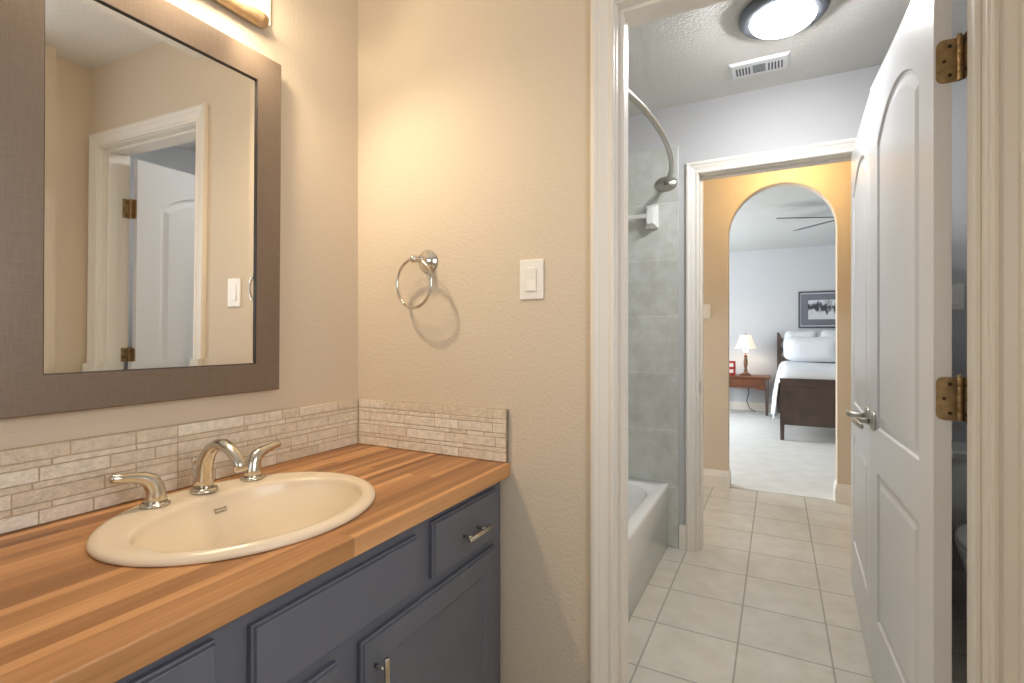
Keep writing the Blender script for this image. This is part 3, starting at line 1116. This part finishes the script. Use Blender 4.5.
# ------------------------------------------------------------------ bathroom fittings
tub = thing('bathtub', (.385, .87, 0), 'white built in bathtub with a plain apron along the tiled wall', 'bathtub')
b = MB()
TX0, TX1, TY0, TY1, TZ = .0125, .757, .1215, FY - .0125, .356
base = lambda o, z: rrect(TX0, TX1 - o, TY0, TY1, .004, z)
rings = [base(.006, .001), base(.006, .045), base(.002, .05), base(.001, TZ - .03), base(0, TZ - .018), base(.002, TZ - .004), base(.008, TZ)]
rings += [rrect(TX0 + .055, TX1 - .055, TY0 + .11, TY1 - .085, .20, TZ), rrect(TX0 + .060, TX1 - .060, TY0 + .115, TY1 - .09, .20, TZ - .004),
          rrect(TX0 + .075, TX1 - .072, TY0 + .14, TY1 - .11, .19, TZ - .05), rrect(TX0 + .10, TX1 - .10, TY0 + .22, TY1 - .15, .17, .12), rrect(TX0 + .14, TX1 - .14, TY0 + .28, TY1 - .20, .14, .07)]
b.loft(rings)
b.build('tub_shell', M['tub'], tub)

rod = thing('shower_rod', (.74, FY, 2.018), 'curved brushed steel shower rod over the tub', 'shower rod')
b = MB()
pts = []
ya3, yb3 = .135, FY - .028
for k in range(33):
    t = k / 32
    y = ya3 + (yb3 - ya3) * t
    x = .742 + .122 * (1 - (2 * t - 1) ** 2) ** .85
    pts.append((x, y, 2.018))
b.tube(pts, .0125, 16)
b.build('rod', M['satin'], rod)
for yy, dn in ((FY - .0125, -1), (.1205, 1)):
    b = MB(); b.lathe([(.001, 0), (.044, 0), (.044, .005), (.038, .012), (.022, .016), (.018, .024), (.0135, .026)], (.742, yy, 2.018), 'y', 36, dirn=dn, sx=1.42, sy=.95)
    b.build('flange', M['satin'], rod)

tb = thing('towel_bar', (.40, FY, 1.83), 'white ceramic bar on square posts on the tub end wall tile', 'towel bar')
for xx in (.118, .667):
    b = MB()
    R4 = lambda o, y: [(xx - .036 + o, y, 1.842 - .066 + o), (xx + .036 - o, y, 1.842 - .066 + o), (xx + .036 - o, y, 1.842 + .066 - o), (xx - .036 + o, y, 1.842 + .066 - o)]
    b.loft([R4(0, FY - .0125), R4(0, FY - .022), R4(.006, FY - .030), R4(.014, FY - .05), R4(.016, FY - .075), R4(.020, FY - .078)], smooth=False)
    b.build('post', M['ceramic'], tb, bevel=.004)
b = MB(); b.box(.118, .667, FY - .070, FY - .048, 1.830, 1.854); b.build('bar', M['ceramic'], tb, bevel=.004)

cl = thing('ceiling_light', (1.309, .930, H), 'round flush ceiling light with glowing glass dome and pewter rim', 'ceiling light')
b = MB(); b.lathe([(.135, 0), (.150, .002), (.157, .010), (.158, .022), (.150, .032), (.116, .038)], (1.309, .930, H - .0004), 'z', 48, dirn=-1)
b.build('rim', M['pewter'], cl)
b = MB(); b.lathe([(.116, .036), (.114, .044), (.104, .056), (.088, .065), (.064, .072), (.035, .076), (.010, .0770)], (1.309, .930, H), 'z', 48, dirn=-1)
b.build('glass_dome', M['dome'], cl)

ve = thing('ceiling_vent', (1.215, 1.345, H), 'white rectangular register vent on the bathroom ceiling', 'vent')
b = MB()
vx0, vx1, vy0, vy1 = 1.086, 1.344, 1.270, 1.420
rings = [rrect(vx0, vx1, vy0, vy1, .004, H - .0004, 3), rrect(vx0, vx1, vy0, vy1, .004, H - .003, 3), rrect(vx0 + .012, vx1 - .012, vy0 + .012, vy1 - .012, .004, H - .012, 3)]
b.loft(rings, smooth=False)
b.build('frame', M['vent'], ve)
b = MB()
for k in range(5):
    b.box(vx0 + .030 + k * .0135, vx0 + .037 + k * .0135, vy0 + .045, vy1 - .035, H - .0128, H - .0121, 0)
    b.box(vx1 - .037 - k * .0135, vx1 - .030 - k * .0135, vy0 + .045, vy1 - .035, H - .0128, H - .0121, 0)
for k in range(7):
    b.box(vx0 + .102, vx1 - .102, vy0 + .040 + k * .011, vy0 + .046 + k * .011, H - .0128, H - .0121, 0)
b.build('slots', M['vent_dark'], ve)
# toilet beyond the open door
to_ = thing('toilet', (2.07, 1.2, 0), 'white toilet in the dim corner behind the open door', 'toilet')
TXc = 2.07
b = MB()
rings = []
for z_, cy_, a_, b_ in ((.001, 1.17, .105, .21), (.04, 1.17, .10, .20), (.13, 1.16, .095, .185), (.22, 1.13, .125, .215), (.30, 1.11, .165, .245), (.36, 1.10, .183, .255), (.385, 1.10, .185, .258), (.388, 1.10, .15, .22), (.34, 1.10, .135, .20), (.26, 1.11, .08, .12)):
    rings.append([(TXc + a_ * math.cos(2 * PI * k / 40), cy_ + b_ * math.sin(2 * PI * k / 40), z_) for k in range(40)])
b.loft(rings)
b.build('bowl', M['ceramic'], to_)
b = MB()
def tell(z_, s_):
    return [(TXc + .19 * s_ * math.cos(2 * PI * k / 40), 1.105 + .262 * s_ * math.sin(2 * PI * k / 40), z_) for k in range(40)]
b.loft([tell(.389, .97), tell(.392, 1), tell(.404, 1), tell(.408, .97)]); b.build('seat', M['ceramic'], to_)
b = MB(); b.loft([tell(.4095, .96), tell(.412, .99), tell(.424, .99), tell(.430, .93), tell(.432, .6)]); b.build('seat_lid', M['ceramic'], to_)
b = MB(); b.loft([rrect(TXc - .19, TXc + .19, 1.37, FY - .02, .03, .37), rrect(TXc - .215, TXc + .215, 1.36, FY - .02, .03, .55), rrect(TXc - .22, TXc + .22, 1.36, FY - .02, .03, .665)], smooth=True); b.build('tank', M['ceramic'], to_)
b = MB(); b.loft([rrect(TXc - .225, TXc + .225, 1.352, FY - .017, .03, .6655), rrect(TXc - .232, TXc + .232, 1.345, FY - .017, .03, .672), rrect(TXc - .232, TXc + .232, 1.345, FY - .017, .03, .695), rrect(TXc - .222, TXc + .222, 1.355, FY - .02, .03, .704)], smooth=False); b.build('tank_lid', M['ceramic'], to_)
b = MB(); b.box(TXc - .12, TXc + .12, 1.30, 1.45, .30, .372); b.build('tank_shelf', M['ceramic'], to_, bevel=.015)

# ------------------------------------------------------------------ bedroom
NX0, NX1, NY0, NY1, NZ = .40, 1.205, 6.985, 7.45, .578
ns = thing('nightstand', (.80, 7.22, 0), 'reddish wood nightstand with thin legs beside the bed', 'nightstand')
b = MB(); b.box(NX0, NX1, NY0, NY1, NZ - .030, NZ); b.build('top', M['wood_red'], ns, bevel=.006)
b = MB(); b.box(NX0 + .04, NX1 - .035, NY0 + .03, NY1 - .02, NZ - .155, NZ - .030)
b.prism([(NX0 + .05, NZ - .154), (NX1 - .04, NZ - .154), (NX1 - .04, NZ - .205), (NX1 - .16, NZ - .200), (NX1 - .22, NZ - .178), (NX0 + .26, NZ - .178), (NX0 + .16, NZ - .200), (NX0 + .05, NZ - .205)], 'y', NY0 + .032, NY0 + .05)
b.build('apron', M['wood_red'], ns)
b = MB(); b.box(NX0 + .09, NX1 - .085, NY0 + .018, NY0 + .0305, NZ - .140, NZ - .042)
dr = b.build('drawer', M['wood_red'], ns, bevel=.003)
for xx in (.62, 1.02):
    b = MB(); b.tube([(xx - .05, NY0 + .014, NZ - .085), (xx - .03, NY0 + .004, NZ - .097), (xx, NY0 + .002, NZ - .1), (xx + .03, NY0 + .004, NZ - .097), (xx + .05, NY0 + .014, NZ - .085)], .006, 8)
    kn = b.build('knob', M['lamp_base'], None); kn.parent = dr; kn.location = -world_loc(dr)
for xx in (NX0 + .05, NX1 - .048):
    for yy in (NY0 + .045, NY1 - .04):
        b = MB()
        R5 = lambda h_, z_: [(xx - h_, yy - h_, z_), (xx + h_, yy - h_, z_), (xx + h_, yy + h_, z_), (xx - h_, yy + h_, z_)]
        b.loft([R5(.016, .0045), R5(.022, .30), R5(.024, NZ - .0305)], smooth=False)
        b.build('leg', M['wood_dark'], ns)

LX, LY = .866, 7.20
tl = thing('table_lamp', (LX, LY, NZ), 'lit bedside table lamp with a white bell shade', 'lamp')
b = MB()
b.box(LX - .078, LX + .078, LY - .078, LY + .078, NZ + .0005, NZ + .018)
b.lathe([(.07, .018), (.06, .030), (.035, .042), (.022, .055), (.030, .070), (.022, .085), (.018, .11), (.026, .15), (.030, .20), (.024, .25), (.016, .275), (.028, .285), (.028, .300), (.014, .308), (.012, .350)], (LX, LY, NZ), 'z', 20)
b.build('base', M['lamp_base'], tl)
b = MB(); b.ball((LX, LY, NZ + .382), .036, 14); b.build('light_bulb', M['bulb'], tl)
b = MB()
zb, zt = .985, 1.19
prof = [(.152, zb), (.150, zb + .006), (.128, zb + .045), (.106, zb + .095), (.090, zb + .145), (.078, zb + .195), (.075, zt)]
outer = [[(LX + (r + .0035 * math.cos(16 * a)) * math.cos(a), LY + (r + .0035 * math.cos(16 * a)) * math.sin(a), z_) for a in [2 * PI * k / 96 for k in range(96)]] for r, z_ in prof]
inner = [[(LX + (r - .004 + .0035 * math.cos(16 * a)) * math.cos(a), LY + (r - .004 + .0035 * math.cos(16 * a)) * math.sin(a), z_) for a in [2 * PI * k / 96 for k in range(96)]] for r, z_ in reversed(prof)]
b.loft(outer + inner + [outer[0]], cap0=False, cap1=False)
b.build('lamp_shade', M['shade'], tl)
b = MB(); b.lathe([(.004, 0), (.004, .02), (.009, .026), (.006, .036), (.001, .04)], (LX, LY, zt - .004), 'z', 12)
b.tube([(LX - .074, LY, zt - .003), (LX + .074, LY, zt - .003)], .0025, 8)
b.build('finial', M['lamp_base'], tl)
lamp('table_lamp_light', 'POINT', (LX, LY, 1.05), 2.0, WARM, .03)
b = MB(); b.tube([(LX + .02, NY1 + .02, NZ - .16), (LX + .03, NY1 + .03, NZ - .3), (LX + .00, NY1 + .01, NZ - .42), (LX + .05, NY1 - .05, NZ - .53), (LX + .13, NY1 - .1, NZ - .568)], .006, 8)
o = b.build('power_cord', M['black']); tag(o, 'thin black cord hanging below the nightstand', 'cord')

rb = thing('alarm_clock', (.665, 7.16, NZ), 'small red clock with two pale square windows left of the table lamp', 'clock')
b = MB(); b.box(.61, .728, 7.11, 7.20, NZ + .0005, NZ + .215); b.build('case', M['red'], rb, bevel=.008)
for z0_, z1_ in ((NZ + .128, NZ + .185), (NZ + .035, NZ + .090)):
    b = MB(); b.box(.645, .700, 7.106, 7.1115, z0_, z1_); b.build('window', M['pale_face'], rb, bevel=.004)

bed = thing('bed', (2.15, 6.3, 0), 'dark walnut bed with white bedding seen through the arch', 'bed')
BX0, BX1, BF, BHd = 1.320, 2.98, 5.15, 7.44
b = MB()
b.box(BX0 + .035, BX1 - .035, BF + .006, BF + .040, .178, .61)
b.box(BX0 + .035, BX1 - .035, BF, BF + .046, .61, .680)
b.box(BX0 - .005, BX1 + .005, BF - .006, BF + .056, .680, .700)
b.build('footboard', M['wood_dark'], bed, bevel=.004)
for xx in (BX0, BX1 - .045):
    b = MB()
    R6 = lambda o, z_: [(xx + o, BF + o, z_), (xx + .045 - o, BF + o, z_), (xx + .045 - o, BF + .05 - o, z_), (xx + o, BF + .05 - o, z_)]
    b.loft([R6(.004, .0045), R6(0, .18), R6(0, .679)], smooth=False); b.build('leg', M['wood_dark'], bed)
# headboard with scrolled ends
prof = [(1.290, .0045), (1.290, 1.232), (1.315, 1.232), (1.335, 1.20), (1.345, 1.165), (1.375, 1.13), (1.372, 1.095), (1.345, 1.06), (1.350, 1.02), (1.372, .985), (1.368, .93), (1.345, .90), (1.36, .86), (1.42, .85), (2.15, .85)]
b = MB()
half = prof + [(2.15, .30), (1.36, .30), (1.345, .0045)]
b.prism(half, 'y', BHd - .03, BHd + .03)
b.prism([(4.30 - x, z_) for x, z_ in half], 'y', BHd - .03, BHd + .03)
b.build('headboard', M['wood_dark'], bed, bevel=.006)
for xx in (BX0 + .012, BX1 - .042):
    b = MB()
    b.box(xx, xx + .03, BF + .05, BHd - .03, .25, .43)
    b.build('side_rail', M['wood_dark'], bed)
b = MB(); b.loft([rrect(BX0 + .05, BX1 - .05, BF + .06, BHd - .035, .05, .30), rrect(BX0 + .045, BX1 - .045, BF + .055, BHd - .033, .06, .34), rrect(BX0 + .045, BX1 - .045, BF + .055, BHd - .033, .06, .62), rrect(BX0 + .06, BX1 - .06, BF + .07, BHd - .04, .06, .66)])
b.build('mattress', M['mattress'], bed)
# comforter: rounded top, left side hangs down in folds
b = MB()
rows = []
NYs = 40
for i in range(NYs + 1):
    y = BF + .062 + (BHd - .12 - BF) * i / NYs
    ed = min(1, i / 3.0)
    top = .70 + .095 * (1 - (1 - ed) ** 2) + .004 * math.sin(i * 1.7)
    fold = .020 * math.sin(i * 0.9) + .012 * math.sin(i * 2.1 + 1)
    drop = .24 + .04 * math.sin(i * .55) - .07 * max(0, 1 - i / 6)
    row = [(BX0 - .055 + fold - (.02 if i < 4 else 0), y, drop), (BX0 - .045 + fold * .9, y, .38), (BX0 - .03 + fold * .6, y, .52), (BX0 - .012 + fold * .3, y, .64), (BX0 + .008, y, top - .06), (BX0 + .04, y, top - .016), (BX0 + .10, y, top)]
    for k in range(1, 10):
        x = BX0 + .10 + (BX1 - BX0 - .2) * k / 10
        row.append((x, y, top + .010 * math.sin(x * 9 + i * .7)))
    row += [(BX1 - .10, y, top), (BX1 - .04, y, top - .016), (BX1 - .008, y, top - .06), (BX1 + .012, y, .64), (BX1 + .03, y, .38), (BX1 + .05, y, .26)]
    rows.append(row)
# the foot end tucks down behind the footboard
rows.insert(0, [(x, BF + .058, min(z_, .64)) for x, y, z_ in rows[0]])
b.loft(rows, closed=False, cap0=False, cap1=False)
cm = b.build('comforter', M['linen'], bed)
md = cm.modifiers.new('solid', 'SOLIDIFY'); md.thickness = .012; md.offset = 1
for (cx_, cy_, cz, wx, wz, dz, lab) in ((1.74, 6.83, 1.008, .37, .185, .10, 'long white pillow lying in front of the square ones on the bed'), (1.60, 7.12, 1.055, .215, .22, .10, 'square white pillow behind the long one, nearer the nightstand'), (2.05, 7.12, 1.06, .215, .225, .10, 'square white pillow behind the long one, partly hidden by the arch edge')):
    q = MB()
    rings = []
    n_ = 40
    for k in range(9):
        t = -1 + 2 * k / 8
        s_ = math.sqrt(max(0.0, 1 - t * t)) ** .5 * .97 + .03
        ring_ = []
        for jn in range(n_):
            a = 2 * PI * jn / n_
            ca, sa = math.cos(a), math.sin(a)
            e = .42
            px = wx * abs(ca) ** e * (1 if ca > 0 else -1) * (.86 + .14 * s_)
            pz = wz * abs(sa) ** e * (1 if sa > 0 else -1) * (.86 + .14 * s_)
            if k in (0, 8): px *= .5; pz *= .5
            lean = .30 * pz
            sag = -.03 * (1 - (px / wx) ** 2) if pz > 0 else 0
            ring_.append((cx_ + px, cy_ + dz * t * (1 if k not in (0, 8) else .98) + lean, cz + pz + sag * (pz / wz if wz else 0)))
        rings.append(ring_)
    q.loft(rings)
    o = q.build('pillow', M['linen'])
    tag(o, lab, 'pillow', 'white pillows on the bed')

pf = thing('picture_frame', (2.03, BY, 1.30), 'grey framed black and white print above the bed', 'picture')
PX0, PX1, PZ0, PZ1 = 1.575, 2.48, 1.298, 1.848
def pr(o, y):
    return [(PX0 + o, y, PZ0 + o), (PX1 - o, y, PZ0 + o), (PX1 - o, y, PZ1 - o), (PX0 + o, y, PZ1 - o)]
b = MB(); b.loft([pr(0, BY - .0005), pr(0, BY - .030), pr(.006, BY - .034), pr(.022, BY - .030), pr(.022, BY - .014)], cap0=False, cap1=False, smooth=False); b.build('frame', M['pic_frame'], pf)
b = MB(); b.loft([pr(.022, BY - .014), pr(.022, BY - .026), pr(.040, BY - .020), pr(.040, BY - .012)], cap0=False, cap1=False, smooth=False); b.build('fillet', M['pic_fillet'], pf)
b = MB(); b.loft([pr(.038, BY - .012), pr(.038, BY - .016), pr(.128, BY - .016), pr(.130, BY - .010)], cap0=False, cap1=False, smooth=False); b.build('mat_board', M['pic_mat'], pf)
b = MB(); b.loft([pr(.125, BY - .004), pr(.125, BY - .0095)], smooth=False)
art = b.build('print', M['art'], None); art.parent = pf; art.location = -world_loc(pf)

FX, FYn = 1.93, 4.93
fan = thing('ceiling_fan', (FX, FYn, 2.53), 'ceiling fan with slim grey blades at the right edge of the arch', 'fan')
b = MB(); b.lathe([(.07, 0), (.068, .02), (.04, .045), (.014, .05), (.014, .075), (.08, .08), (.105, .095), (.11, .13), (.095, .15), (.05, .16), (.05, .175), (.02, .18)], (FX, FYn, 2.5298), 'z', 28, dirn=-1); b.build('motor', M['fan_white'], fan)
for k in range(5):
    a = math.radians(131 + 72 * k)
    d = Vector((math.cos(a), math.sin(a), 0)); nrm_ = Vector((-math.sin(a), math.cos(a), 0))
    b = MB()
    rings = []
    for t, wd in ((.09, .018), (.16, .02), (.18, .05), (.30, .062), (.56, .066), (.66, .055), (.69, .03)):
        c_ = Vector((FX, FYn, 2.404)) + d * t
        tw = -.19
        u_ = nrm_ * math.cos(tw) + Vector((0, 0, 1)) * math.sin(tw)
        v_ = Vector((0, 0, .004))
        rings.append([c_ - u_ * wd - v_, c_ + u_ * wd - v_, c_ + u_ * wd + v_, c_ - u_ * wd + v_])
    b.loft(rings, smooth=False)
    b.build('blade', M['fan_dark'], fan)
b = MB(); b.tube([(FX - .03, FYn, 2.36), (FX - .03, FYn, 2.30)], .0015, 6); b.ball((FX - .03, FYn, 2.29), .012, 12); b.build('pull_chain', M['fan_white'], fan)
